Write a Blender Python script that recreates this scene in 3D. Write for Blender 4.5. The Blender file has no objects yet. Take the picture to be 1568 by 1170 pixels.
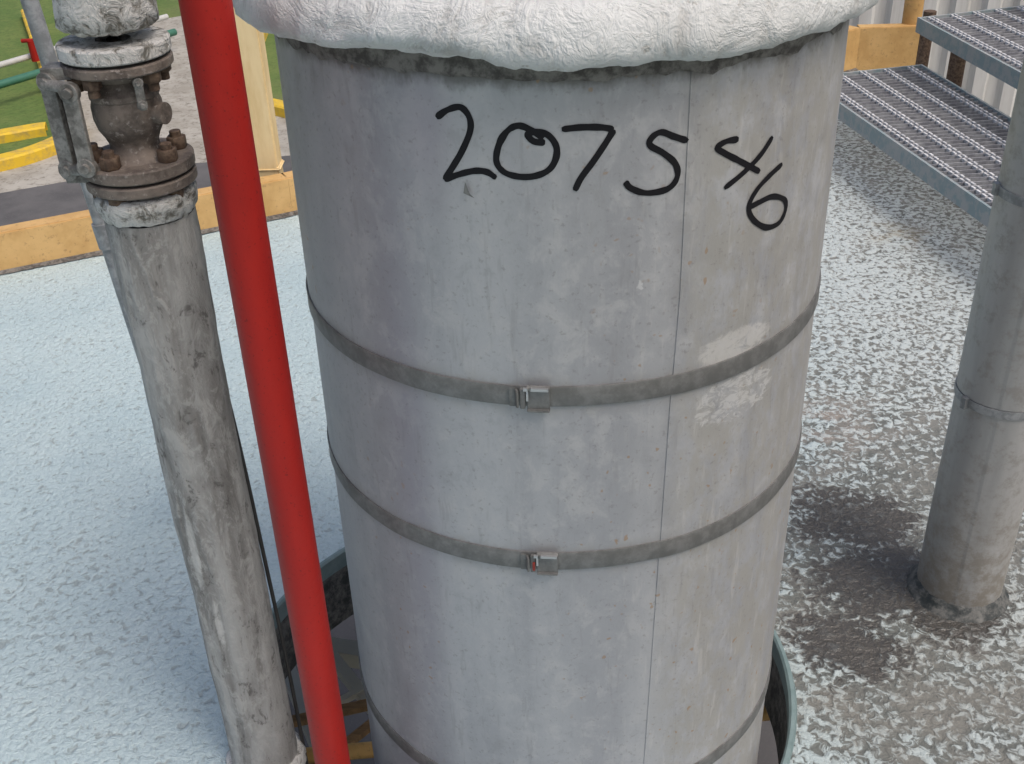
import bpy, bmesh, math, random
from mathutils import Vector, Matrix, noise
random.seed(7)
sc=bpy.context.scene
# ---------------------------------------------------------------- helpers
class NT:
    def __init__(s,name):
        s.m=bpy.data.materials.new(name); s.m.use_nodes=True
        s.t=s.m.node_tree; s.t.nodes.clear()
        s.out=s.t.nodes.new('ShaderNodeOutputMaterial')
        s.b=s.t.nodes.new('ShaderNodeBsdfPrincipled')
        s.t.links.new(s.b.outputs[0],s.out.inputs[0])
        s.co=s.t.nodes.new('ShaderNodeTexCoord').outputs['Object']
    def set(s,inp,v):
        if isinstance(v,bpy.types.NodeSocket): s.t.links.new(v,inp)
        else:
            if inp.type=='RGBA' and len(v)==3: v=(*v,1)
            inp.default_value=v
    def p(s,**k):
        for a,v in k.items(): s.set(s.b.inputs[a.replace('_',' ')],v)
        return s
    def mapv(s,scale=(1,1,1),loc=(0,0,0),src=None):
        n=s.t.nodes.new('ShaderNodeMapping'); s.t.links.new(src or s.co,n.inputs[0])
        n.inputs['Scale'].default_value=scale; n.inputs['Location'].default_value=loc
        return n.outputs[0]
    def noise(s,scale,detail=3,rough=.55,vec=None,dist=0):
        n=s.t.nodes.new('ShaderNodeTexNoise'); s.t.links.new(vec or s.co,n.inputs['Vector'])
        n.inputs['Scale'].default_value=scale;n.inputs['Detail'].default_value=min(detail,4)
        n.inputs['Roughness'].default_value=rough;n.inputs['Distortion'].default_value=dist
        return n.outputs['Fac']
    def rng(s,v,a,b,c=0,d=1,smooth=True):
        n=s.t.nodes.new('ShaderNodeMapRange'); n.interpolation_type='SMOOTHSTEP' if smooth else 'LINEAR'
        s.set(n.inputs[0],v)
        for i,x in enumerate((a,b,c,d)): n.inputs[i+1].default_value=x
        return n.outputs[0]
    def mth(s,op,a,b=0.0,clamp=False):
        n=s.t.nodes.new('ShaderNodeMath'); n.operation=op; n.use_clamp=clamp
        s.set(n.inputs[0],a); s.set(n.inputs[1],b); return n.outputs[0]
    def mix(s,f,a,b,mode='MIX'):
        n=s.t.nodes.new('ShaderNodeMix'); n.data_type='RGBA'; n.blend_type=mode
        s.set(n.inputs[0],f); s.set(n.inputs[6],a); s.set(n.inputs[7],b); return n.outputs[2]
    def blob(s,c,size):
        v=s.mapv((1/size[0],1/size[1],1/size[2]),(-c[0]/size[0],-c[1]/size[1],-c[2]/size[2]))
        n=s.t.nodes.new('ShaderNodeVectorMath'); n.operation='LENGTH'; s.t.links.new(v,n.inputs[0])
        return s.rng(n.outputs['Value'],0.,1.,1.,0.)
    def sep(s):
        n=s.t.nodes.new('ShaderNodeSeparateXYZ'); s.t.links.new(s.co,n.inputs[0]); return n.outputs
    def bump(s,h,strength=.5,dist=.01):
        n=s.t.nodes.new('ShaderNodeBump'); s.t.links.new(h,n.inputs['Height'])
        n.inputs['Strength'].default_value=strength;n.inputs['Distance'].default_value=dist
        s.t.links.new(n.outputs[0],s.b.inputs['Normal']); return n.outputs[0]

def link(o,parent=None):
    sc.collection.objects.link(o)
    if parent: o.parent=parent
    return o
def empty(name,loc=(0,0,0)):
    e=bpy.data.objects.new(name,None); e.location=loc; e.empty_display_size=.1
    return link(e)
def mobj(name,bm,mat,parent=None,loc=(0,0,0),smooth=False,recalc=True):
    if recalc: bmesh.ops.recalc_face_normals(bm,faces=bm.faces)
    me=bpy.data.meshes.new(name); bm.to_mesh(me); bm.free()
    if smooth:
        for p in me.polygons: p.use_smooth=True
    me.materials.append(mat)
    o=bpy.data.objects.new(name,me); o.location=loc; link(o,parent)
    if smooth=='auto': me.set_sharp_from_angle(angle=math.radians(35))
    return o
def lathe(bm,prof,seg=48,c=(0,0),fn=None):
    rings=[]
    for i,(r,z) in enumerate(prof):
        row=[]
        for k in range(seg):
            t=2*math.pi*k/seg
            rr,zz=fn(t,i,r,z) if fn else (r,z)
            row.append(bm.verts.new((c[0]+rr*math.sin(t),c[1]-rr*math.cos(t),zz)))
        rings.append(row)
    for i in range(len(rings)-1):
        a=rings[i];b=rings[i+1]
        for k in range(seg):
            bm.faces.new((a[k],a[(k+1)%seg],b[(k+1)%seg],b[k]))
    return rings
def box(bm,c,s,M=None):
    r=bmesh.ops.create_cube(bm,size=1)
    for v in r['verts']:
        v.co=Vector((v.co.x*s[0],v.co.y*s[1],v.co.z*s[2]))
        if M: v.co=M@v.co
        v.co+=Vector(c)
    return r['verts']
def tube(bm,a,b,r,seg=16,r2=None):
    a=Vector(a);b=Vector(b);d=b-a
    q=d.to_track_quat('Z','Y').to_matrix().to_4x4()
    M=Matrix.Translation((a+b)/2)@q
    return bmesh.ops.create_cone(bm,cap_ends=True,segments=seg,radius1=r,radius2=r if r2 is None else r2,depth=d.length,matrix=M)
def beam(bm,a,b,w,h):
    a=Vector(a);b=Vector(b);d=b-a;ang=math.atan2(d.y,d.x)
    M=Matrix.Rotation(ang,3,'Z')
    box(bm,(a+b)/2+Vector((0,0,h/2)),(d.length,w,h),M)
def n3(x,y,z): return noise.noise(Vector((x,y,z)))
def flat(name,pts,z,mat):
    bm=bmesh.new(); bm.faces.new([bm.verts.new((x,y,z)) for x,y in pts])
    bm.normal_update()
    bmesh.ops.triangulate(bm,faces=bm.faces,ngon_method='EAR_CLIP')
    bm.normal_update()
    bmesh.ops.reverse_faces(bm,faces=[f for f in bm.faces if f.normal.z<0])
    return mobj(name,bm,mat,recalc=False)

VX,VY=.0735,1.425; R=.35

# ---------------------------------------------------------------- materials
m=NT('aluminium_jacket')
streak=m.noise(11,3,.6,m.mapv((1,1,.06)))  # vertical streaks: oxidation tone plus reflections painted into the colour
fine=m.noise(150,2,.7)
mott=m.noise(26,4,.76,m.mapv((1,1,.8)),dist=.3)
big=m.noise(3.2,2,.5,m.mapv((1,1,.4)))
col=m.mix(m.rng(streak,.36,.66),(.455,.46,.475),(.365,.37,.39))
col=m.mix(m.mth('MULTIPLY',m.rng(mott,.46,.66),.6),col,(.52,.52,.52))
col=m.mix(m.mth('MULTIPLY',m.rng(mott,.47,.30),.45),col,(.31,.31,.32))
col=m.mix(m.rng(big,.45,.75,0,.5),col,(.37,.385,.405))
col=m.mix(m.mth('MULTIPLY',m.blob((-.20,-.29,.75),(.05,.09,.7)),.38),col,(.28,.255,.31))  # purple streak on the left: reflection painted into the colour, with oxidation
col=m.mix(m.mth('MULTIPLY',m.blob((-.155,-.315,1.2),(.05,.06,.16)),.35),col,(.35,.29,.35))  # upper end of the same painted reflection streak
X=m.sep()
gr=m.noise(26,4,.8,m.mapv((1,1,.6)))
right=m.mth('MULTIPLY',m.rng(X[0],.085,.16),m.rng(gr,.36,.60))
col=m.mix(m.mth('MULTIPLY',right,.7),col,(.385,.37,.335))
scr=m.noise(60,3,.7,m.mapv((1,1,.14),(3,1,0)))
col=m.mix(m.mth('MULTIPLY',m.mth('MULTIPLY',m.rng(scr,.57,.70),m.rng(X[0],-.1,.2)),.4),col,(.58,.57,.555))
col=m.mix(m.mth('MULTIPLY',m.rng(scr,.42,.30),.25),col,(.25,.245,.245))
col=m.mix(m.mth('MULTIPLY',m.rng(fine,.58,.74),.4),col,(.23,.22,.21))
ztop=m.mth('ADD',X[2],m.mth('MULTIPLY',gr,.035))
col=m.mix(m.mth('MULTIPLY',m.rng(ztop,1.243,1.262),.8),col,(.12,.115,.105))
for zc in (.877,.634):
    b=m.mth('SUBTRACT',1.0,m.rng(m.mth('ABSOLUTE',m.mth('SUBTRACT',X[2],zc)),.012,.035))
    col=m.mix(m.mth('MULTIPLY',m.mth('MULTIPLY',b,m.rng(mott,.35,.6)),.4),col,(.25,.24,.225))
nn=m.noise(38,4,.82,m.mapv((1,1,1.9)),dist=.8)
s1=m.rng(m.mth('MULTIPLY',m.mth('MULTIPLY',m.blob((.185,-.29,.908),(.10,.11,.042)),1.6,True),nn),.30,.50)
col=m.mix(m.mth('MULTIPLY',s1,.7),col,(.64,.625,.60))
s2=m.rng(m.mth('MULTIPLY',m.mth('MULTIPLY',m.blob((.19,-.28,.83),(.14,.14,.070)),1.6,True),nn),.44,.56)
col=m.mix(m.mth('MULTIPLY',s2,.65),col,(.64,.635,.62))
s3=m.rng(m.mth('MULTIPLY',m.blob((.069,-.343,1.01),(.010,.03,.022)),fine),.34,.46)
col=m.mix(m.mth('MULTIPLY',s3,.7),col,(.65,.65,.65))
rf=m.mth('MULTIPLY',m.rng(m.noise(85,1,.5),.71,.78),m.rng(big,.45,.6))
col=m.mix(m.mth('MULTIPLY',rf,.6),col,(.36,.22,.10))
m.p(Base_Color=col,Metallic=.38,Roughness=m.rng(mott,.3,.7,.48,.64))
h=m.mth('ADD',m.mth('MULTIPLY',fine,.12),m.mth('ADD',m.mth('MULTIPLY',mott,.20),m.mth('MULTIPLY',m.noise(6,1,.4,m.mapv((1,1,.25))),1.8)))
m.bump(h,.38,.006)
M_AL=m.m
m=NT('steel_strap'); n=m.noise(40,4,.7)
m.p(Base_Color=m.mix(m.rng(n,.35,.7),(.15,.15,.145),(.23,.23,.225)),Metallic=.4,Roughness=.5); m.bump(n,.15,.002)
M_STRAP=m.m
m=NT('bright_steel'); m.p(Base_Color=m.mix(m.noise(60,3),(.6,.6,.6),(.38,.37,.36)),Metallic=.8,Roughness=.3); M_CLIP=m.m
m=NT('red_oxide'); m.p(Base_Color=m.mix(m.noise(200,2),(.3,.03,.02),(.2,.03,.02)),Roughness=.7); M_REDOX=m.m
m=NT('white_mastic')
w1=m.noise(20,4,.72,dist=1.0); w3=m.noise(7,3,.6); cr=m.noise(70,3,.7,dist=2.2)
col=m.mix(m.rng(w3,.35,.65),(.70,.715,.71),(.60,.61,.60))
col=m.mix(m.mth('MULTIPLY',m.rng(w1,.48,.34),.5),col,(.42,.41,.385))
col=m.mix(m.mth('MULTIPLY',m.rng(m.noise(60,4,.75),.61,.70),.6),col,(.28,.26,.23))
m.p(Base_Color=col,Roughness=.6)
m.bump(m.mth('ADD',m.mth('MULTIPLY',w1,1.2),m.mth('MULTIPLY',cr,.35)),.6,.012); M_CAP=m.m
m=NT('dark_sealant'); n=m.noise(55,4,.7); m.p(Base_Color=m.mix(m.rng(n,.35,.65),(.06,.055,.05),(.20,.19,.175)),Roughness=.8); m.bump(n,.6,.006); M_SEAL=m.m
m=NT('marker_ink'); m.p(Base_Color=m.mix(m.noise(60,3),(.004,.004,.006),(.010,.009,.012)),Roughness=.55); m.b.inputs['Specular IOR Level'].default_value=.25; M_INK=m.m
# deck coating
m=NT('blue_roof_coating')
nA=m.noise(58,3,.6,dist=.6); nF=m.noise(100,2,.6); nL=m.noise(2.2,3,.6); nM=m.noise(9,4,.7)
X=m.sep()
D=m.mth('MULTIPLY',m.rng(X[0],.15,.7),m.rng(X[1],3.6,1.9,.18,.75))
for c,s,k in (((.66,1.70),(.36,.5),.30),((1.0,2.05),(.4,.45),.30),((1.45,4.0),(.55,1.6),.50),((-1.0,1.75),(.5,.35),.25),((-1.4,2.0),(.6,.4),.15)):  # blob below the stair paints the grating's shadow in with the dirt
    D=m.mth('ADD',D,m.mth('MULTIPLY',m.blob((*c,0),(*s,1)),k))
D=m.mth('ADD',D,m.mth('MULTIPLY',m.mth('SUBTRACT',nM,.5),.8))
D=m.mth('ADD',D,m.mth('MULTIPLY',m.mth('SUBTRACT',nL,.5),.5))
mask=m.rng(m.mth('ADD',m.mth('SUBTRACT',1.0,nA),m.mth('MULTIPLY',D,.20)),.55,.70)
clean=m.mix(m.rng(nL,.3,.7),(.45,.565,.595),(.52,.625,.64))
clean=m.mix(m.rng(nF,.42,.62,0,.35),clean,(.36,.47,.50))
clean=m.mix(m.rng(X[0],.2,1.2,0,.8),clean,(.53,.57,.56))
clean=m.mix(m.mth('MULTIPLY',m.mth('MULTIPLY',m.rng(X[0],.2,.6),m.rng(X[1],2.3,1.7)),m.rng(nM,.38,.6,.30,.80)),clean,(.31,.325,.305))
dirt_shade=m.mix(m.rng(nM,.35,.65),(.075,.077,.066),(.17,.165,.145))
dk=m.rng(X[0],-.2,.6,.42,.86)
col=m.mix(m.mth('MULTIPLY',mask,dk),clean,dirt_shade)
br=m.mth('MULTIPLY',m.blob((1.32,3.42,0),(.16,.16,1)),m.rng(nM,.4,.6)); col=m.mix(m.mth('MULTIPLY',br,.5),col,(.30,.22,.10))
br=m.mth('MULTIPLY',m.blob((.74,2.3,0),(.28,.25,1)),m.rng(nM,.4,.65)); col=m.mix(m.mth('MULTIPLY',br,.4),col,(.40,.31,.26))
wv=m.mth('MAXIMUM',m.blob((.74,1.72,0),(.24,.20,1)),m.mth('MAXIMUM',m.blob((.62,1.54,0),(.18,.15,1)),m.blob((.74,1.93,0),(.22,.17,1))))
wv=m.mth('MAXIMUM',wv,m.blob((.86,1.63,0),(.18,.15,1)))
wet=m.rng(m.mth('ADD',wv,m.mth('ADD',m.mth('MULTIPLY',m.mth('SUBTRACT',nM,.5),2.0),m.mth('MULTIPLY',m.mth('SUBTRACT',nA,.5),-1.4))),.15,.60)
wet=m.mth('MULTIPLY',wet,m.rng(wv,0,.12))
col=m.mix(m.mth('MULTIPLY',wet,.88),col,m.mix(nM,(.03,.028,.026),(.095,.087,.078)))
m.p(Base_Color=col,Roughness=m.rng(wet,0,.6,.8,.36))
m.bump(m.mth('ADD',nA,m.mth('MULTIPLY',nF,.35)),.8,.012); M_DECK=m.m
m=NT('dark_rim_steel'); n=m.noise(40,4,.7); m.p(Base_Color=m.mix(m.rng(n,.38,.65),(.03,.037,.037),(.15,.15,.14)),Roughness=.6); m.bump(n,.5,.006); M_RIM=m.m
m=NT('teal_rim'); m.p(Base_Color=m.mix(m.noise(30,4,.7),(.09,.15,.15),(.26,.34,.34)),Roughness=.6); M_TEAL=m.m
m=NT('lagging_cloth')
st=m.noise(18,4,.7,m.mapv((1,1,.13)),dist=.4); mt=m.noise(44,4,.82,m.mapv((1,1,.5)),dist=.4)
col=m.mix(m.rng(st,.36,.62),(.225,.215,.20),(.41,.40,.38))
col=m.mix(m.mth('MULTIPLY',m.rng(mt,.48,.64),.6),col,(.50,.49,.465))
col=m.mix(m.mth('MULTIPLY',m.rng(mt,.44,.32),.75),col,(.10,.093,.085))
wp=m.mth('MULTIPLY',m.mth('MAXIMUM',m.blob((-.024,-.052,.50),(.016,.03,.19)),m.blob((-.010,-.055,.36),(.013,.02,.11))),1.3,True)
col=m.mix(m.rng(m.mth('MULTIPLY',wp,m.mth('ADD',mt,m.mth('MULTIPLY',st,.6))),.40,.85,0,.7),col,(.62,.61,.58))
m.p(Base_Color=col,Roughness=.85)
m.bump(m.mth('ADD',m.mth('MULTIPLY',st,.9),m.mth('MULTIPLY',mt,.7)),.65,.008); M_LAG=m.m
m=NT('white_lagging_cement')
n=m.noise(45,4,.75,dist=.5)
m.p(Base_Color=m.mix(m.rng(n,.36,.56),(.16,.15,.125),(.62,.61,.58)),Roughness=.85); m.bump(n,.9,.01); M_CEM=m.m
m=NT('rusty_cast_iron')
n=m.noise(34,4,.7); n2=m.noise(120,3,.7)
col=m.mix(m.rng(n,.35,.62),(.11,.088,.075),(.23,.19,.16)); col=m.mix(m.rng(n2,.56,.70),col,(.34,.30,.27))
m.p(Base_Color=col,Metallic=.2,Roughness=.7); m.bump(m.mth('ADD',n,m.mth('MULTIPLY',n2,.5)),.5,.004); M_IRON=m.m
m=NT('rusty_bolt'); n=m.noise(80,4,.7)
m.p(Base_Color=m.mix(m.rng(n,.35,.65),(.08,.05,.035),(.19,.13,.09)),Metallic=.2,Roughness=.75); m.bump(n,.5,.003); M_BOLT=m.m
m=NT('weathered_steel'); n=m.noise(60,4,.7)
m.p(Base_Color=m.mix(m.rng(n,.35,.65),(.13,.125,.115),(.32,.31,.29)),Metallic=.3,Roughness=.6); m.bump(n,.4,.003); M_STEEL=m.m
m=NT('red_paint')
n=m.noise(3,3,.5,m.mapv((8,8,1))); n2=m.noise(230,2,.7)
col=m.mix(m.rng(n,.3,.7),(.36,.014,.009),(.28,.011,.008)); col=m.mix(m.mth('MULTIPLY',m.rng(n2,.60,.74),.7),col,(.12,.008,.008))
m.p(Base_Color=col,Roughness=.5); m.b.inputs['Specular IOR Level'].default_value=.3
m.bump(m.mth('ADD',m.noise(35,2,.5),m.mth('MULTIPLY',n2,.2)),.3,.004); M_RED=m.m
m=NT('black_rubber'); m.p(Base_Color=m.mix(m.noise(30),(.02,.02,.02),(.07,.068,.065)),Roughness=.5); M_BLACK=m.m
m=NT('galvanised'); n=m.noise(45,4,.7)
m.p(Base_Color=m.mix(m.rng(n,.35,.65),(.24,.25,.255),(.38,.39,.40)),Metallic=.4,Roughness=.55); M_GALV=m.m
m=NT('grating_steel'); n=m.noise(25,4,.7)
m.p(Base_Color=m.mix(m.rng(n,.35,.65),(.24,.24,.26),(.42,.42,.43)),Metallic=.3,Roughness=.55); M_GRATE=m.m
m=NT('pale_zinc_rod'); n=m.noise(45,4,.75)
m.p(Base_Color=m.mix(m.rng(n,.38,.62),(.48,.48,.49),(.82,.82,.82)),Metallic=.1,Roughness=.5); M_ROD=m.m
m=NT('blue_painted_steel'); n=m.noise(20,4,.7)
m.p(Base_Color=m.mix(m.rng(n,.4,.6),(.25,.32,.335),(.36,.375,.375)),Roughness=.6); M_BLUE=m.m
m=NT('vent_jacket')
st=m.noise(10,4,.65,m.mapv((1,1,.15))); mt=m.noise(30,4,.76)
X=m.sep()
col=m.mix(m.rng(st,.35,.65),(.36,.36,.355),(.46,.455,.445)); col=m.mix(m.mth('MULTIPLY',m.rng(mt,.48,.66),.55),col,(.28,.26,.235))
low=m.mth('MULTIPLY',m.rng(X[2],.40,0),m.rng(mt,.3,.6)); col=m.mix(m.mth('MULTIPLY',low,.7),col,(.25,.22,.175))
m.p(Base_Color=col,Metallic=.35,Roughness=.52); m.bump(m.mth('ADD',mt,m.mth('MULTIPLY',st,1.)),.2,.004); M_VENT=m.m
m=NT('ochre_paint'); n=m.noise(7,4,.7); n2=m.noise(50,3,.75)
col=m.mix(m.rng(n,.35,.65),(.66,.42,.17),(.55,.33,.12)); col=m.mix(m.mth('MULTIPLY',m.rng(n2,.56,.7),.55),col,(.33,.19,.08))
m.p(Base_Color=col,Roughness=.6); m.bump(n2,.2,.004); M_OCHRE=m.m
m=NT('cream_paint'); n=m.noise(6,4,.7,m.mapv((3,3,.6)))
m.p(Base_Color=m.mix(m.rng(n,.35,.7),(.82,.64,.36),(.70,.51,.25)),Roughness=.55); m.bump(n,.1,.004); M_CREAM=m.m
m=NT('white_corrugated'); n=m.noise(3,4,.7,m.mapv((3,3,.3)))
m.p(Base_Color=m.mix(m.rng(n,.35,.7),(.74,.74,.71),(.56,.55,.52)),Roughness=.6); M_CORR=m.m
m=NT('grass')
n=m.noise(1.2,4,.75); n2=m.noise(12,3,.8); n3_=m.noise(.25,3,.6)
col=m.mix(m.rng(n,.35,.65),(.10,.165,.035),(.15,.20,.05)); col=m.mix(m.rng(n2,.45,.7,0,.7),col,(.06,.095,.022)); col=m.mix(m.rng(n3_,.5,.7,0,.5),col,(.19,.17,.085))
m.p(Base_Color=col,Roughness=.9); m.bump(n2,.4,.02); M_GRASS=m.m
m=NT('asphalt'); n=m.noise(1.1,4,.7); n2=m.noise(60,3,.8)
col=m.mix(m.rng(n,.35,.65),(.085,.083,.085),(.13,.125,.125)); col=m.mix(m.mth('MULTIPLY',m.rng(n2,.5,.7),.4),col,(.17,.165,.16))
m.p(Base_Color=col,Roughness=.9); M_ASPH=m.m
m=NT('concrete'); n=m.noise(1.6,4,.75); n2=m.noise(9,4,.8)
col=m.mix(m.rng(n,.35,.65),(.44,.415,.365),(.32,.295,.25)); col=m.mix(m.mth('MULTIPLY',m.rng(n2,.50,.66),.75),col,(.17,.15,.12))
m.p(Base_Color=col,Roughness=.9); M_CONC=m.m
m=NT('yellow_kerb_paint'); n=m.noise(5,4,.75)
m.p(Base_Color=m.mix(m.rng(n,.4,.68),(.76,.50,.03),(.48,.33,.09)),Roughness=.7); M_YEL=m.m
m=NT('green_pipe_paint'); m.p(Base_Color=m.mix(m.noise(8),(.03,.13,.085),(.06,.19,.13)),Roughness=.5); M_GREEN=m.m
m=NT('white_pipe_paint'); m.p(Base_Color=m.mix(m.noise(8),(.6,.6,.58),(.45,.45,.43)),Roughness=.5); M_WHITE=m.m
m=NT('weathered_wood'); n=m.noise(12,4,.7,m.mapv((1,6,1)))
m.p(Base_Color=m.mix(m.rng(n,.35,.65),(.34,.22,.12),(.20,.13,.075)),Roughness=.8); M_WOOD=m.m

# ---------------------------------------------------------------- vessel
V=empty('insulated_vessel',(VX,VY,0))
def seam(z):
    pts=[(1.3,.330),(.994,.331),(.85,.318),(.646,.307),(.235,.283),(-.3,.26)]
    for (a,ta),(b,tb) in zip(pts,pts[1:]):
        if z>=b: return ta+(tb-ta)*(a-z)/(a-b)
    return pts[-1][1]
SEG=360; LAP=.0011
def wob(t,z): return .0022*n3(math.cos(t)*1.6+3,math.sin(t)*1.6,z*1.3)+.0009*n3(math.cos(t)*5,math.sin(t)*5,z*3+7)
bm=bmesh.new()
def sheet(z0,z1,flare=.0012):
    nz=max(2,int((z1-z0)/.012)); rows=[]
    for i in range(nz+1):
        z=z0+(z1-z0)*i/nz; row=[]
        s0=seam(z)
        for k in range(SEG+1):
            ph=2*math.pi*k/SEG; t=s0+ph
            r=R+LAP*(1-ph/(2*math.pi))+wob(t,z)+flare*(1-(z-z0)/(z1-z0))
            row.append(bm.verts.new((r*math.sin(t),-r*math.cos(t),z)))
        rows.append(row)
    for a,b in zip(rows,rows[1:]):
        for k in range(SEG): bm.faces.new((a[k],a[k+1],b[k+1],b[k]))
    for a,b in zip(rows,rows[1:]): bm.faces.new((a[SEG],a[0],b[0],b[SEG]))
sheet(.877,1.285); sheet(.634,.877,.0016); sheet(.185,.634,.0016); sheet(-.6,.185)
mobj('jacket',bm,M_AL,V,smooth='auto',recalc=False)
def strap(zc,w,name,tilt=0):
    bm=bmesh.new()
    def fn(t,i,r,z):
        ph=(t-seam(zc))%(2*math.pi)
        return r+wob(t,zc)+LAP*(1-ph/(2*math.pi)), z+.0015*n3(math.cos(t)*2,math.sin(t)*2,zc*9)+tilt*math.sin(t)
    h=w/2; r0=R+.0005
    lathe(bm,[(r0,zc-h),(r0+.0026,zc-h),(r0+.0034,zc-h+.002),(r0+.003,zc),(r0+.0034,zc+h-.002),(r0+.0026,zc+h),(r0,zc+h)],240,fn=fn)
    mobj(name,bm,M_STRAP,V,smooth='auto',recalc=True)
strap(.879,.026,'strap_1',.001); strap(.636,.027,'strap_2',.001); strap(.178,.027,'strap_3',.002)
def clip(theta,z,name):
    bm=bmesh.new()
    Rm=Matrix.Rotation(theta,3,'Z')
    def b(cx,cy,cz,sx,sy,sz,rot=None):
        vs=box(bm,(0,0,0),(sx,sy,sz),rot)
        for v in vs: v.co=Rm@(v.co+Vector((cx,-(R+.006)+cy,0)))+Vector((0,0,z+cz))
    b(.004,0,-.001,.026,.004,.031)
    b(.004,-.003,.0145,.026,.006,.004,Matrix.Rotation(.3,3,'X'))
    b(.004,-.003,-.0155,.026,.005,.003)
    b(-.014,-.002,0,.006,.006,.026)
    b(-.0205,-.0045,.001,.003,.008,.022,Matrix.Rotation(.35,3,'Z'))
    b(-.026,.0005,0,.008,.002,.025)
    bmesh.ops.bevel(bm,geom=bm.edges[:],offset=.0007,segments=2,affect='EDGES')
    mobj(name,bm,M_STRAP,V,smooth='auto')
    bm=bmesh.new()
    for cx,sx in ((.006,.020),(-.010,.005)):
        vs=box(bm,(0,0,0),(sx,.003,.0035))
        for v in vs: v.co=Rm@(v.co+Vector((cx,-(R+.0125),0)))+Vector((0,0,z+.0145))
    vs=box(bm,(0,0,0),(.0025,.003,.013))
    for v in vs: v.co=Rm@(v.co+Vector((-.0085,-(R+.009),0)))+Vector((0,0,z+.004))
    mobj(name+'_crimp',bm,M_CLIP,V,smooth='auto')
clip(-.135,.879,'buckle_1'); clip(-.115,.636,'buckle_2')
bm=bmesh.new(); Rm=Matrix.Rotation(-.15,3,'Z')
vs=box(bm,(0,0,0),(.003,.002,.012))
for v in vs: v.co=Rm@(v.co+Vector((0,-(R+.0125),0)))+Vector((0,0,.634))
mobj('buckle_paint_spot',bm,M_REDOX,V)
EDGE=[(-3.15,0),(-1.17,-.001),(-1.02,0),(-.785,.005),(-.546,.010),(-.336,.011),(-.25,.008),(-.206,.001),(-.115,-.001),(-.007,-.002),(.139,-.001),(.333,-.002),(.612,-.001),(.84,.001),(1.02,-.003),(3.15,0)]
def edge_dz(t):
    t=(t+math.pi)%(2*math.pi)-math.pi
    for (a,za),(b,zb) in zip(EDGE,EDGE[1:]):
        if a<=t<=b: return za+(zb-za)*(t-a)/(b-a)
    return 0
def capfn(t,i,r,z):
    c,s=math.cos(t),math.sin(t)
    k=1 if i<5 else .55
    dz=(.004*n3(c*5,s*5,3.1)+.004*n3(c*16,s*16,9.)+.002*n3(c*40,s*40,2.))*k+(edge_dz(t) if i<4 else 0)
    dr=(.005*n3(c*4+5,s*4,z*9)+.0035*n3(c*13,s*13,z*30)+.0018*n3(c*40,s*40,z*70))*k
    dr+=.006*max(0,-s)
    return r+dr, z+dz
prof=[(.345,1.256),(.362,1.256),(.376,1.260),(.384,1.267),(.386,1.277),(.384,1.290),(.380,1.302),(.373,1.313),(.363,1.322)]
for i in range(1,31):
    a=i/30; prof.append((.363*(1-a)+.05*a,1.322+.095*math.sin(a*math.pi/2)))
prof+= [(.045,1.45),(.045,1.6)]
bm=bmesh.new(); lathe(bm,prof,420,fn=capfn); mobj('mastic_cap',bm,M_CAP,V,smooth=True)
def sealfn(t,i,r,z):
    c,s=math.cos(t),math.sin(t)
    return r+.001*n3(c*20,s*20,z*30),z+(.007*n3(c*7,s*7,1.)+.006*n3(c*22,s*22,4.) if i==0 else 0)
bm=bmesh.new(); lathe(bm,[(.3530,1.241),(.3550,1.246),(.357,1.275)],300,fn=sealfn); mobj('cap_sealant',bm,M_SEAL,V,smooth=True)
S=[[(-.415,1.198),(-.378,1.207),(-.337,1.211),(-.312,1.202),(-.310,1.188),(-.338,1.166),(-.374,1.146),(-.402,1.132)],
[(-.402,1.132),(-.359,1.139),(-.306,1.145),(-.266,1.145),(-.237,1.139)],
[(-.096,1.182),(-.128,1.190),(-.165,1.195),(-.197,1.190),(-.224,1.176),(-.235,1.158),(-.217,1.147),(-.179,1.142),(-.130,1.142),(-.086,1.148),(-.063,1.159),(-.059,1.173),(-.081,1.185),(-.115,1.189),(-.141,1.186),(-.123,1.179),(-.091,1.178)],
[(-.0438,1.1912),(.0119,1.1926),(.0679,1.1916),(.1057,1.1888)],[(.1057,1.1888),(.0873,1.1777),(.0500,1.1580),(.0123,1.1399),(-.0068,1.1261)],
[(.3307,1.1687),(.2836,1.1758),(.2463,1.1815),(.2188,1.1771),(.2137,1.1691),(.2551,1.1592),(.2940,1.1462),(.3025,1.1317),(.2746,1.1202),(.2088,1.1182),(.1601,1.1250),(.1418,1.1327)],
[(.5063,1.1603),(.4623,1.1611),(.4306,1.1561),(.4607,1.1478),(.5048,1.1384),(.5516,1.1283),(.6049,1.1167)],
[(.6504,1.1523),(.6037,1.1365),(.5376,1.1221),(.4652,1.1093)],
[(.7132,1.1160),(.6524,1.1081),(.5975,1.0965),(.5691,1.0801),(.5944,1.0625),(.6603,1.0466),(.7277,1.0451),(.7580,1.0576),(.7444,1.0709),(.6786,1.0814),(.6172,1.0811),(.5613,1.0785)]]
bm=bmesh.new()
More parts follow.
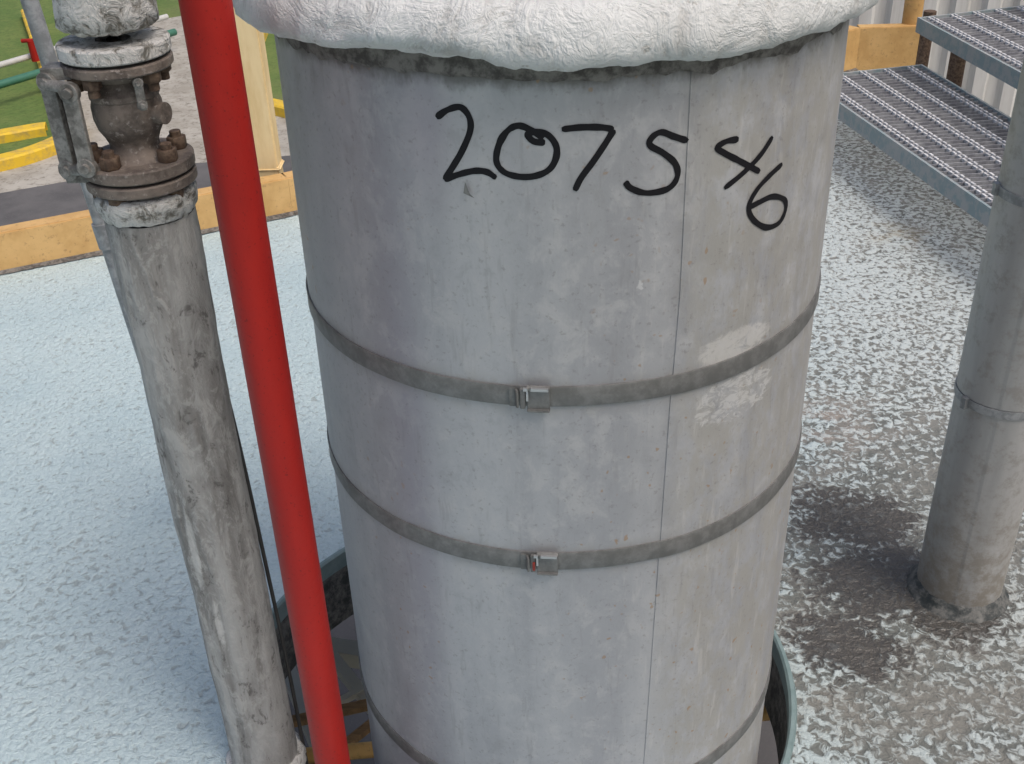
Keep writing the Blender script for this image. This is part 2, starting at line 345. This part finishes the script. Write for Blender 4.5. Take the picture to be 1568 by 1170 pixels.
for si,st in enumerate(S):
    P=[Vector((a*R,z)) for a,z in st]
    Q=[]
    ext=[P[0]*2-P[1]]+P+[P[-1]*2-P[-2]]
    for i in range(1,len(ext)-2):
        for k in range(10):
            t=k/10; p0,p1,p2,p3=ext[i-1:i+3]
            Q.append(.5*((2*p1)+(p2-p0)*t+(2*p0-5*p1+4*p2-p3)*t*t+(3*p1-p0-3*p2+p3)*t**3))
    Q.append(P[-1])
    L=[];Rr=[]
    n=len(Q)
    def surf(p):
        a=p.x/R; ph=(a-seam(p.y))%(2*math.pi)
        r=R+LAP*(1-ph/(2*math.pi))+wob(a,p.y)+.0012*(1-(p.y-.877)/.408)+.0005+si*.00003
        return bm.verts.new((r*math.sin(a),-r*math.cos(a),p.y))
    for i,q in enumerate(Q):
        tg=(Q[min(i+1,n-1)]-Q[max(i-1,0)]).normalized(); nr=Vector((-tg.y,tg.x))
        e=min(i,n-1-i)
        w=.0034*(1+.22*n3(i*.15,si*3.,0)); w*=(.55,.85,1)[min(e,2)]
        L.append(surf(q+nr*w));Rr.append(surf(q-nr*w))
    for i in range(n-1): bm.faces.new((L[i],Rr[i],Rr[i+1],L[i+1]))
mobj('handwritten_number',bm,M_INK,V,recalc=False)
bm=bmesh.new()
pp=[(-.338,1.121),(-.304,1.1165),(-.318,1.121),(-.331,1.134)]
bm.faces.new([bm.verts.new(((R+.0035)*math.sin(a),-(R+.0035)*math.cos(a),z)) for a,z in pp])
mobj('adhesive_scrap',bm,M_STRAP,V)

# ---------------------------------------------------------------- left lagged pipe + valve
PX,PY=-.452,1.325
LP=empty('lagged_pipe',(PX,PY,0))
def lagfn(t,i,r,z):
    c,s=math.cos(t),math.sin(t)
    return r+.0028*n3(c*1.5,s*1.5,z*5)+.0016*n3(c*5,s*5,z*14)+.0007*n3(c*16,s*16,z*40), z
bm=bmesh.new()
lathe(bm,[(.0555,-.5+.01*i) for i in range(153)],96,fn=lagfn); mobj('lagging',bm,M_LAG,LP,smooth=True)
def roughfn(t,i,r,z):
    c,s=math.cos(t),math.sin(t)
    return r+.003*n3(c*6,s*6,z*60)+.0015*n3(c*18,s*18,z*90), z+.004*n3(c*5,s*5,2+i)
bm=bmesh.new(); lathe(bm,[(.057,1.022),(.060,1.028),(.0625,1.038),(.063,1.048),(.058,1.054),(.040,1.052)],96,fn=roughfn); mobj('lagging_end_cement',bm,M_CEM,LP,smooth=True)
bm=bmesh.new(); lathe(bm,[(.030,1.03),(.030,1.075)],32); mobj('pipe_stub',bm,M_IRON,LP,smooth=True)
bm=bmesh.new(); lathe(bm,[(.030,1.252),(.050,1.250),(.057,1.256),(.0555,1.275),(.054,1.30)]+[(.054,1.3+.02*i) for i in range(1,30)],72,fn=roughfn); mobj('upper_lagging',bm,M_CEM,LP,smooth=True)
bm=bmesh.new(); lathe(bm,[(.069,-.01),(.068,0),(.066,.008),(.060,.014),(.054,.016)],64,fn=roughfn); mobj('base_cement',bm,M_CEM,LP,smooth=True)

VA=empty('flanged_valve',(PX,PY,0))
def disc(bm,r,z0,z1,ri=.02,b=.002,seg=64):
    lathe(bm,[(ri,z0),(r-b,z0),(r,z0+b),(r,z1-b),(r-b,z1),(ri,z1)],seg)
bm=bmesh.new()
disc(bm,.067,1.060,1.074); disc(bm,.0675,1.078,1.094)
disc(bm,.064,1.203,1.215)
mobj('flanges',bm,M_IRON,VA,smooth='auto')
bm=bmesh.new(); disc(bm,.0645,1.219,1.236)
mobj('upper_flange_painted',bm,M_CEM,VA,smooth='auto')
bm=bmesh.new(); disc(bm,.060,1.073,1.079,seg=48); disc(bm,.057,1.214,1.220,seg=48); mobj('gaskets',bm,M_BLACK,VA,smooth='auto')
bm=bmesh.new()
lathe(bm,[(.042,1.093),(.036,1.099),(.030,1.106),(.029,1.112),(.033,1.122),(.0385,1.132),(.0415,1.145),(.0415,1.160),(.039,1.168),(.041,1.170),(.041,1.176),(.036,1.182),(.031,1.190),(.032,1.197),(.038,1.204)],56)
mobj('valve_body',bm,M_IRON,VA,smooth='auto')
bm=bmesh.new()
tube(bm,(.03,-.01,1.15),(.050,-.017,1.15),.013,20)
mobj('side_boss',bm,M_IRON,VA,smooth='auto')
def hexnut(bm,x,y,z0,h,r=.0125): tube(bm,(x,y,z0),(x,y,z0+h),r,6)
bm=bmesh.new()
for a in (-22,62,118,200,290):
    a=math.radians(a); x,y=.050*math.sin(a),-.050*math.cos(a)
    hexnut(bm,x,y,1.094,.015); tube(bm,(x,y,1.05),(x,y,1.116),.0072,14); hexnut(bm,x,y,1.047,.013)
    hexnut(bm,x,y,1.190,.013,.011); tube(bm,(x,y,1.180),(x,y,1.225),.0068,14)
bmesh.ops.bevel(bm,geom=bm.edges[:],offset=.0008,segments=1,affect='EDGES')
mobj('bolts',bm,M_BOLT,VA,smooth='auto')
bm=bmesh.new()
def link_bar(x,y,z0,z1,w=.011,d=.007,rot=0):
    M=Matrix.Rotation(rot,3,'Z')
    box(bm,(x,y,(z0+z1)/2),(w,d,z1-z0),M)
    for z in (z0,z1):
        a=M@Vector((0,1,0)); c=Vector((x,y,z))
        tube(bm,c-a*d*.7,c+a*d*.7,w*.62,24)
        tube(bm,c-a*d*1.3,c+a*d*1.3,w*.36,6)
link_bar(-.074,-.034,1.090,1.196,.021,.007,-.35)
link_bar(-.043,-.056,1.100,1.190,.019,.007,-.15)
link_bar(-.080,-.004,1.085,1.200,.013,.006,-.5)
tube(bm,(-.082,-.034,1.196),(-.036,-.054,1.192),.007,12)
tube(bm,(-.084,-.030,1.088),(-.034,-.056,1.098),.007,12)
box(bm,(-.062,-.022,1.206),(.034,.030,.014)); box(bm,(-.064,-.020,1.080),(.034,.030,.014))
link_bar(.034,-.047,1.170,1.196,.010,.006,.3)
bmesh.ops.bevel(bm,geom=bm.edges[:],offset=.0008,segments=1,affect='EDGES')
mobj('swing_bolt_links',bm,M_STEEL,VA,smooth='auto')

def curve(name,pts,r,mat):
    cu=bpy.data.curves.new(name,'CURVE'); cu.dimensions='3D'; cu.bevel_depth=r; cu.bevel_resolution=3; cu.use_fill_caps=True
    sp=cu.splines.new('BEZIER'); sp.bezier_points.add(len(pts)-1)
    for b,p in zip(sp.bezier_points,pts): b.co=p; b.handle_left_type=b.handle_right_type='AUTO'
    cu.materials.append(mat); o=bpy.data.objects.new(name,cu); return link(o)
curve('black_cable',[(-.420,1.37,1.0),(-.416,1.372,.8),(-.408,1.372,.6),(-.401,1.366,.4),(-.394,1.358,.2),(-.390,1.35,0),(-.388,1.34,-.4)],.0032,M_BLACK)
bm=bmesh.new()
tube(bm,(-.722,2,.0),(-.835,2,1.45),.015,20); tube(bm,(-.722,2,0),(-.7225,2,.012),.04,20)
tube(bm,(-.775,2,.68),(-.779,2,.73),.019,20)
mobj('galvanised_conduit',bm,M_GALV,None,smooth='auto')
bm=bmesh.new()
lathe(bm,[(.0262,-.9+.05*i) for i in range(60)],64,fn=lambda t,i,r,z:(r+.0004*n3(math.cos(t),math.sin(t),z*6),z))
disc(bm,.031,.012,.05,ri=.025)
mobj('red_pipe',bm,M_RED,None,(-.2925,1.15,0),smooth='auto')

# ---------------------------------------------------------------- right vent pipe
RP=empty('jacketed_vent_pipe',(.886,1.690,0))
bm=bmesh.new()
def ventfn(t,i,r,z):
    ph=(t+.5)%(2*math.pi)
    return r+.0012*(1-ph/(2*math.pi))+.0012*n3(math.cos(t)*1.5,math.sin(t)*1.5,z*3),z
lathe(bm,[(.0795,-.3+.02*i) for i in range(40)]+[(.0795,.48),(.0812,.4801)]+[(.0812,.50+.02*i) for i in range(19)]+[(.0812,.862),(.0800,.8621)]+[(.080,.88+.02*i) for i in range(50)],160,fn=ventfn)
mobj('jacket',bm,M_VENT,RP,smooth='auto')
bm=bmesh.new()
for z in (.470,.857):
    lathe(bm,[(.080,z-.008),(.0828,z-.008),(.0832,z),(.0828,z+.008),(.080,z+.008)],120)
box(bm,(-.080,-.03,.470),(.010,.012,.022),Matrix.Rotation(-1.1,3,'Z')); box(bm,(-.0835,.012,.857),(.010,.012,.02))
mobj('straps',bm,M_GALV,RP,smooth='auto')
bm=bmesh.new(); lathe(bm,[(.098,.000),(.094,.006),(.088,.012),(.084,.022),(.079,.026)],96,fn=roughfn); mobj('base_sealant',bm,M_RIM,RP,smooth=True)

# ---------------------------------------------------------------- roof deck with opening
HC=(-.02,1.5);HR=.512
outer=[(-4.5,2.12),(-1.69,3.37),(-.78,3.80),(1.55,5.26),(1.72,5.38),(2.03,5.37),(2.16,2.9),(2.4,0),(2.4,-2.5),(-4.5,-2.5)]
bm=bmesh.new()
ov=[bm.verts.new((x,y,0)) for x,y in outer]
iv=[bm.verts.new((HC[0]+HR*math.sin(2*math.pi*k/128),HC[1]-HR*math.cos(2*math.pi*k/128),0)) for k in range(128)]
ed=[bm.edges.new((ov[i],ov[(i+1)%len(ov)])) for i in range(len(ov))]+[bm.edges.new((iv[i],iv[(i+1)%128])) for i in range(128)]
bmesh.ops.triangle_fill(bm,use_beauty=True,use_dissolve=False,edges=ed)
bm.normal_update()
bmesh.ops.reverse_faces(bm,faces=[f for f in bm.faces if f.normal.z<0])
mobj('roof_deck',bm,M_DECK,None,recalc=False)
OC=empty('deck_opening_collar')
bm=bmesh.new()
lathe(bm,[(HR-.001,-.001),(HR-.006,-.17)],128,c=HC)
mobj('collar_wall',bm,M_RIM,OC,smooth=True)
bm=bmesh.new()
def rimfn(t,i,r,z): return r+.0015*n3(math.cos(t)*4,math.sin(t)*4,i),z+.001*n3(math.cos(t)*6,math.sin(t)*6,5)
lathe(bm,[(HR-.004,-.03),(HR-.004,.008),(HR,.012),(HR+.007,.011),(HR+.010,.002)],128,c=HC,fn=rimfn)
mobj('collar_rim',bm,M_TEAL,OC,smooth='auto')
bm=bmesh.new()
for (a,b) in zip(outer,outer[1:]+outer[:1]):
    bm.faces.new([bm.verts.new(p) for p in ((*a,-.002),(*b,-.002),(*b,-.25),(*a,-.25))])
mobj('deck_edge_beam',bm,M_OCHRE)
bm=bmesh.new()
poly=outer[:6]
for i,(a,b) in enumerate(zip(poly,poly[1:])):
    h0=.135 if i<3 else .2
    beam(bm,(a[0],a[1],-.06),(b[0],b[1],-.06),.012,h0+.06)
    d=(Vector(b)-Vector(a)).normalized(); nrm=Vector((-d.y,d.x))*.03
    if nrm.y<0: nrm=-nrm
    beam(bm,(a[0]+nrm.x,a[1]+nrm.y,h0-.006),(b[0]+nrm.x,b[1]+nrm.y,h0-.006),.060,.0085)
mobj('ochre_toe_board',bm,M_OCHRE)
bm=bmesh.new()
for (a,b) in zip(poly[:4],poly[1:5]):
    A=Vector(a);B=Vector(b); dd=(B-A).normalized(); nn_=Vector((dd.y,-dd.x)); N=60; prev=None
    for k in range(N+1):
        q=A.lerp(B,k/N); w=.018+.012*n3(q.x*9,q.y*9,0)+.006*n3(q.x*30,q.y*30,4)
        p1=q+nn_*.006; p2=q+nn_*(.006+max(.004,w))
        cur=(bm.verts.new((*p1,.012)),bm.verts.new((*p2,.004)))
        if prev: bm.faces.new((prev[0],prev[1],cur[1],cur[0]))
        prev=cur
mobj('toe_board_sealant',bm,M_SEAL)
bm=bmesh.new()
tube(bm,(1.99,5.44,-.2),(1.97,5.44,1.3),.045,24)
mobj('ochre_railing_post',bm,M_OCHRE,smooth='auto')
bm=bmesh.new()
box(bm,(-.872,3.93,.45),(.092,.09,1.5)); box(bm,(-.872,3.93,.14),(.11,.10,.012))
bmesh.ops.bevel(bm,geom=bm.edges[:],offset=.005,segments=2,affect='EDGES')
mobj('cream_railing_post',bm,M_CREAM,smooth='auto')

# ---------------------------------------------------------------- grating stair
ST=empty('grating_stair')
def tread(name,c,z):
    A,B,C,D_=[Vector((*p,0)) for p in c]
    bm=bmesh.new()
    L=(D_-A).length; n=int(L/.034)
    for i in range(n+1):
        t=i/n; a=A.lerp(D_,t); b=B.lerp(C,t)
        beam(bm,(a.x,a.y,z-.030),(b.x,b.y,z-.030),.0045,.030)
    mobj(name,bm,M_GRATE,ST)
    bm=bmesh.new()
    nc=4
    for i in range(nc+1):
        t=(i+.5)/(nc+1); a=A.lerp(B,t); b=D_.lerp(C,t)
        for o in (-.009,.009):
            for k in range(n):
                p=a.lerp(b,(k+.12)/n); q=a.lerp(b,(k+.82)/n)
                beam(bm,(p.x+o,p.y,z-.005),(q.x+o,q.y,z-.005),.008,.008)
            beam(bm,(a.x+o,a.y,z-.010),(b.x+o,b.y,z-.010),.0035,.004)
    mobj(name+'_cross_rods',bm,M_ROD,ST)
    bm=bmesh.new()
    for a,b in ((A,D_),(B,C)):
        beam(bm,(a.x,a.y,z-.055),(b.x,b.y,z-.055),.010,.060)
    beam(bm,(A.x,A.y,z-.055),(B.x,B.y,z-.055),.010,.058); beam(bm,(D_.x,D_.y,z-.055),(C.x,C.y,z-.055),.010,.058)
    mobj(name+'_frame',bm,M_BLUE,ST)
tread('lower_tread',[(1.255,4.60),(1.79,4.72),(2.0,2.9),(1.52,2.9)],.20)
tread('upper_tread',[(1.745,4.71),(2.27,4.86),(2.52,2.9),(1.93,2.9)],.40)
tread('top_tread',[(2.25,4.82),(2.8,4.98),(3.05,2.9),(2.46,2.9)],.60)
bm=bmesh.new()
tube(bm,(2.06,5.0,-.6),(2.06,5.0,.34),.036,20); tube(bm,(1.93,5.08,-.6),(1.93,5.08,.34),.028,20)
tube(bm,(1.56,3.0,0),(1.56,3.0,.15),.02,16); tube(bm,(1.36,4.5,0),(1.36,4.5,.15),.02,16)
mobj('stair_supports',bm,M_BOLT,ST,smooth='auto')

bm=bmesh.new()
rows=[]
P0=Vector((1.0,6.6));P1=Vector((8.5,6.2)); d=(P1-P0); Lw=d.length; d.normalize(); nr=Vector((-d.y,d.x))
s=0;pts=[]
while s<Lw:
    for ds,o in ((0,0),(.07,0),(.095,.035),(.155,.035)): pts.append((s+ds,o))
    s+=.18
for z in (-3,1.6): rows.append([bm.verts.new((*(P0+d*a+nr*o),z)) for a,o in pts])
for k in range(len(pts)-1): bm.faces.new((rows[0][k],rows[0][k+1],rows[1][k+1],rows[1][k]))
mobj('corrugated_metal_wall',bm,M_CORR)

# ---------------------------------------------------------------- site ground
GZ=-3.0
flat('ground',[(-300,-300),(300,-300),(300,300),(-300,300)],GZ,M_GRASS)
flat('concrete_pavement',[(-12,9),(12,9),(12,10.5),(-.5,13.2),(-2.98,14.66),(-3.66,15.47),(-3.9,17),(-4.1,19.5),(-5.2,21),(-7.4,19.5),(-7.2,18),(-6.4,16),(-5.75,14.6),(-5.45,13.9),(-5.7,13.2),(-6.3,12.75),(-8,12.4),(-12,12.0)],GZ+.006,M_CONC)
flat('asphalt_road',[(-40,-12),(40,-12),(40,9.2),(.5,12.9),(-2.4,13.0),(-4.2,12.75),(-5.1,12.35),(-5.85,12.0),(-8,11.6),(-40,7.3)],GZ+.012,M_ASPH)
def kerb(name,pts,w=.22,h=.14,mat=None):
    Q=[];P=[Vector(p) for p in pts];ext=[P[0]*2-P[1]]+P+[P[-1]*2-P[-2]]
    for i in range(1,len(ext)-2):
        for k in range(6):
            t=k/6;p0,p1,p2,p3=ext[i-1:i+3]
            Q.append(.5*((2*p1)+(p2-p0)*t+(2*p0-5*p1+4*p2-p3)*t*t+(3*p1-p0-3*p2+p3)*t**3))
    Q.append(P[-1]); bm=bmesh.new(); rows=[]
    for i,q in enumerate(Q):
        tg=(Q[min(i+1,len(Q)-1)]-Q[max(i-1,0)]).normalized(); n=Vector((-tg.y,tg.x))
        rows.append([bm.verts.new((*(q+n*o*w/2),GZ+z)) for o,z in ((-1,0),(-1,h-.02),(-.8,h),(.8,h),(1,h-.02),(1,0))])
    for a,b in zip(rows,rows[1:]):
        for k in range(5): bm.faces.new((a[k],a[k+1],b[k+1],b[k]))
    mobj(name,bm,mat or M_YEL,smooth='auto')
kerb('yellow_kerb',[(-9,12.25),(-7.2,12.5),(-6.3,12.75),(-5.75,13.2),(-5.5,13.9),(-5.8,14.6),(-6.45,16),(-7.3,18),(-8.6,21)],.24,.15)
kerb('yellow_kerb.001',[(-4.05,19.5),(-3.85,17),(-3.62,15.5),(-3.0,14.7),(-.8,13.4),(4,11.8)],.24,.15)
kerb('yellow_kerb.002',[(-7.6,13.6),(-6.6,13.9),(-6.1,14.15),(-5.95,14.2)],.26,.12)
kerb('concrete_drain',[(-8.5,14.4),(-7.2,13.6),(-6.9,13.1),(-6.95,12.7)],.30,.06,M_CONC)
bm=bmesh.new(); tube(bm,(-9,12.4,-2.7),(-5.2,18.2,-2.7),.055,16)
for t in (.2,.5,.8): tube(bm,(-9+3.8*t,12.4+5.8*t,-3),(-9+3.8*t,12.4+5.8*t,-2.7),.05,12)
mobj('green_pipeline',bm,M_GREEN,smooth='auto')
bm=bmesh.new(); tube(bm,(-9.5,13.2,-2.7),(-5.6,19.3,-2.7),.045,16); tube(bm,(-6.9,17,-3),(-6.9,17,-2.5),.05,12)
mobj('white_pipeline',bm,M_WHITE,smooth='auto')
bm=bmesh.new(); tube(bm,(-6.98,16.9,-2.75),(-6.98,16.9,-2.45),.06,16); tube(bm,(-7.12,16.9,-2.45),(-6.84,16.9,-2.45),.03,12)
mobj('red_hydrant_valve',bm,M_RED,smooth='auto')
# structure below the opening
bm=bmesh.new()
beam(bm,(-1.2,2.78,-1.05),(.4,2.34,-1.05),.06,.06); beam(bm,(-.95,3.1,-1.3),(-.1,1.2,-1.3),.05,.05)
beam(bm,(-.70,2.70,-1.0),(-.34,2.18,-1.0),.035,.035); beam(bm,(-.62,2.30,-.98),(-.40,2.46,-.98),.02,.02)
mobj('white_support_beam',bm,M_WHITE)
bm=bmesh.new()
beam(bm,(-.85,2.22,-.96),(-.30,2.36,-.96),.03,.02); beam(bm,(-.62,2.02,-.93),(-.36,2.30,-.93),.025,.02)
mobj('wooden_batten',bm,M_WOOD)
bm=bmesh.new()
for i in range(7): tube(bm,(-.9+.02*i,2.2,-1.2-.25*i),(-.3+.02*i,2.25,-1.2-.25*i),.018,12)
tube(bm,(-.9,2.2,-3),(-.9,2.2,-.3),.022,12); tube(bm,(-.3,2.25,-3),(-.3,2.25,-1.1),.022,12)
tube(bm,(-1.5,2.03,-.90),(.8,2.20,-.90),.022,16)
mobj('ochre_ladder',bm,M_OCHRE,smooth='auto')

# ---------------------------------------------------------------- light
w=bpy.data.worlds.new("World"); sc.world=w; w.use_nodes=True
nt=w.node_tree; bg=nt.nodes['Background']; sky=nt.nodes.new('ShaderNodeTexSky'); sky.sky_type='NISHITA'
EL,AZ=math.radians(60),math.radians(130)
sky.sun_disc=False; sky.sun_elevation=EL; sky.sun_rotation=AZ; sky.air_density=1.0; sky.dust_density=6.0; sky.ozone_density=.8
nt.links.new(sky.outputs[0],bg.inputs[0]); bg.inputs[1].default_value=.14
ld=bpy.data.lights.new('sun','SUN'); ld.energy=1.0; ld.angle=math.radians(24); ld.color=(1,.975,.94)
lo=bpy.data.objects.new('sun',ld); link(lo)
dirv=Vector((math.sin(AZ)*math.cos(EL),math.cos(AZ)*math.cos(EL),math.sin(EL)))
lo.rotation_euler=dirv.to_track_quat('Z','Y').to_euler()
# ---------------------------------------------------------------- camera
th,ro=.5443,.0348
U=Vector((0,math.sin(th),math.cos(th)));Xv=Vector((1,0,0));F=Vector((0,math.cos(th),-math.sin(th)))
Rt=math.cos(ro)*Xv-math.sin(ro)*U; Up=math.sin(ro)*Xv+math.cos(ro)*U
cd=bpy.data.cameras.new('camera'); cd.sensor_width=36; cd.lens=1700/1568*36; cd.clip_start=.02; cd.clip_end=1000
co=bpy.data.objects.new('camera',cd)
Mx=Matrix((Rt,Up,-F)).transposed().to_4x4(); Mx.translation=Vector((0,0,1.55)); co.matrix_world=Mx
link(co); sc.camera=co
sc.view_settings.view_transform='Standard'; sc.view_settings.look='None'; sc.view_settings.exposure=0
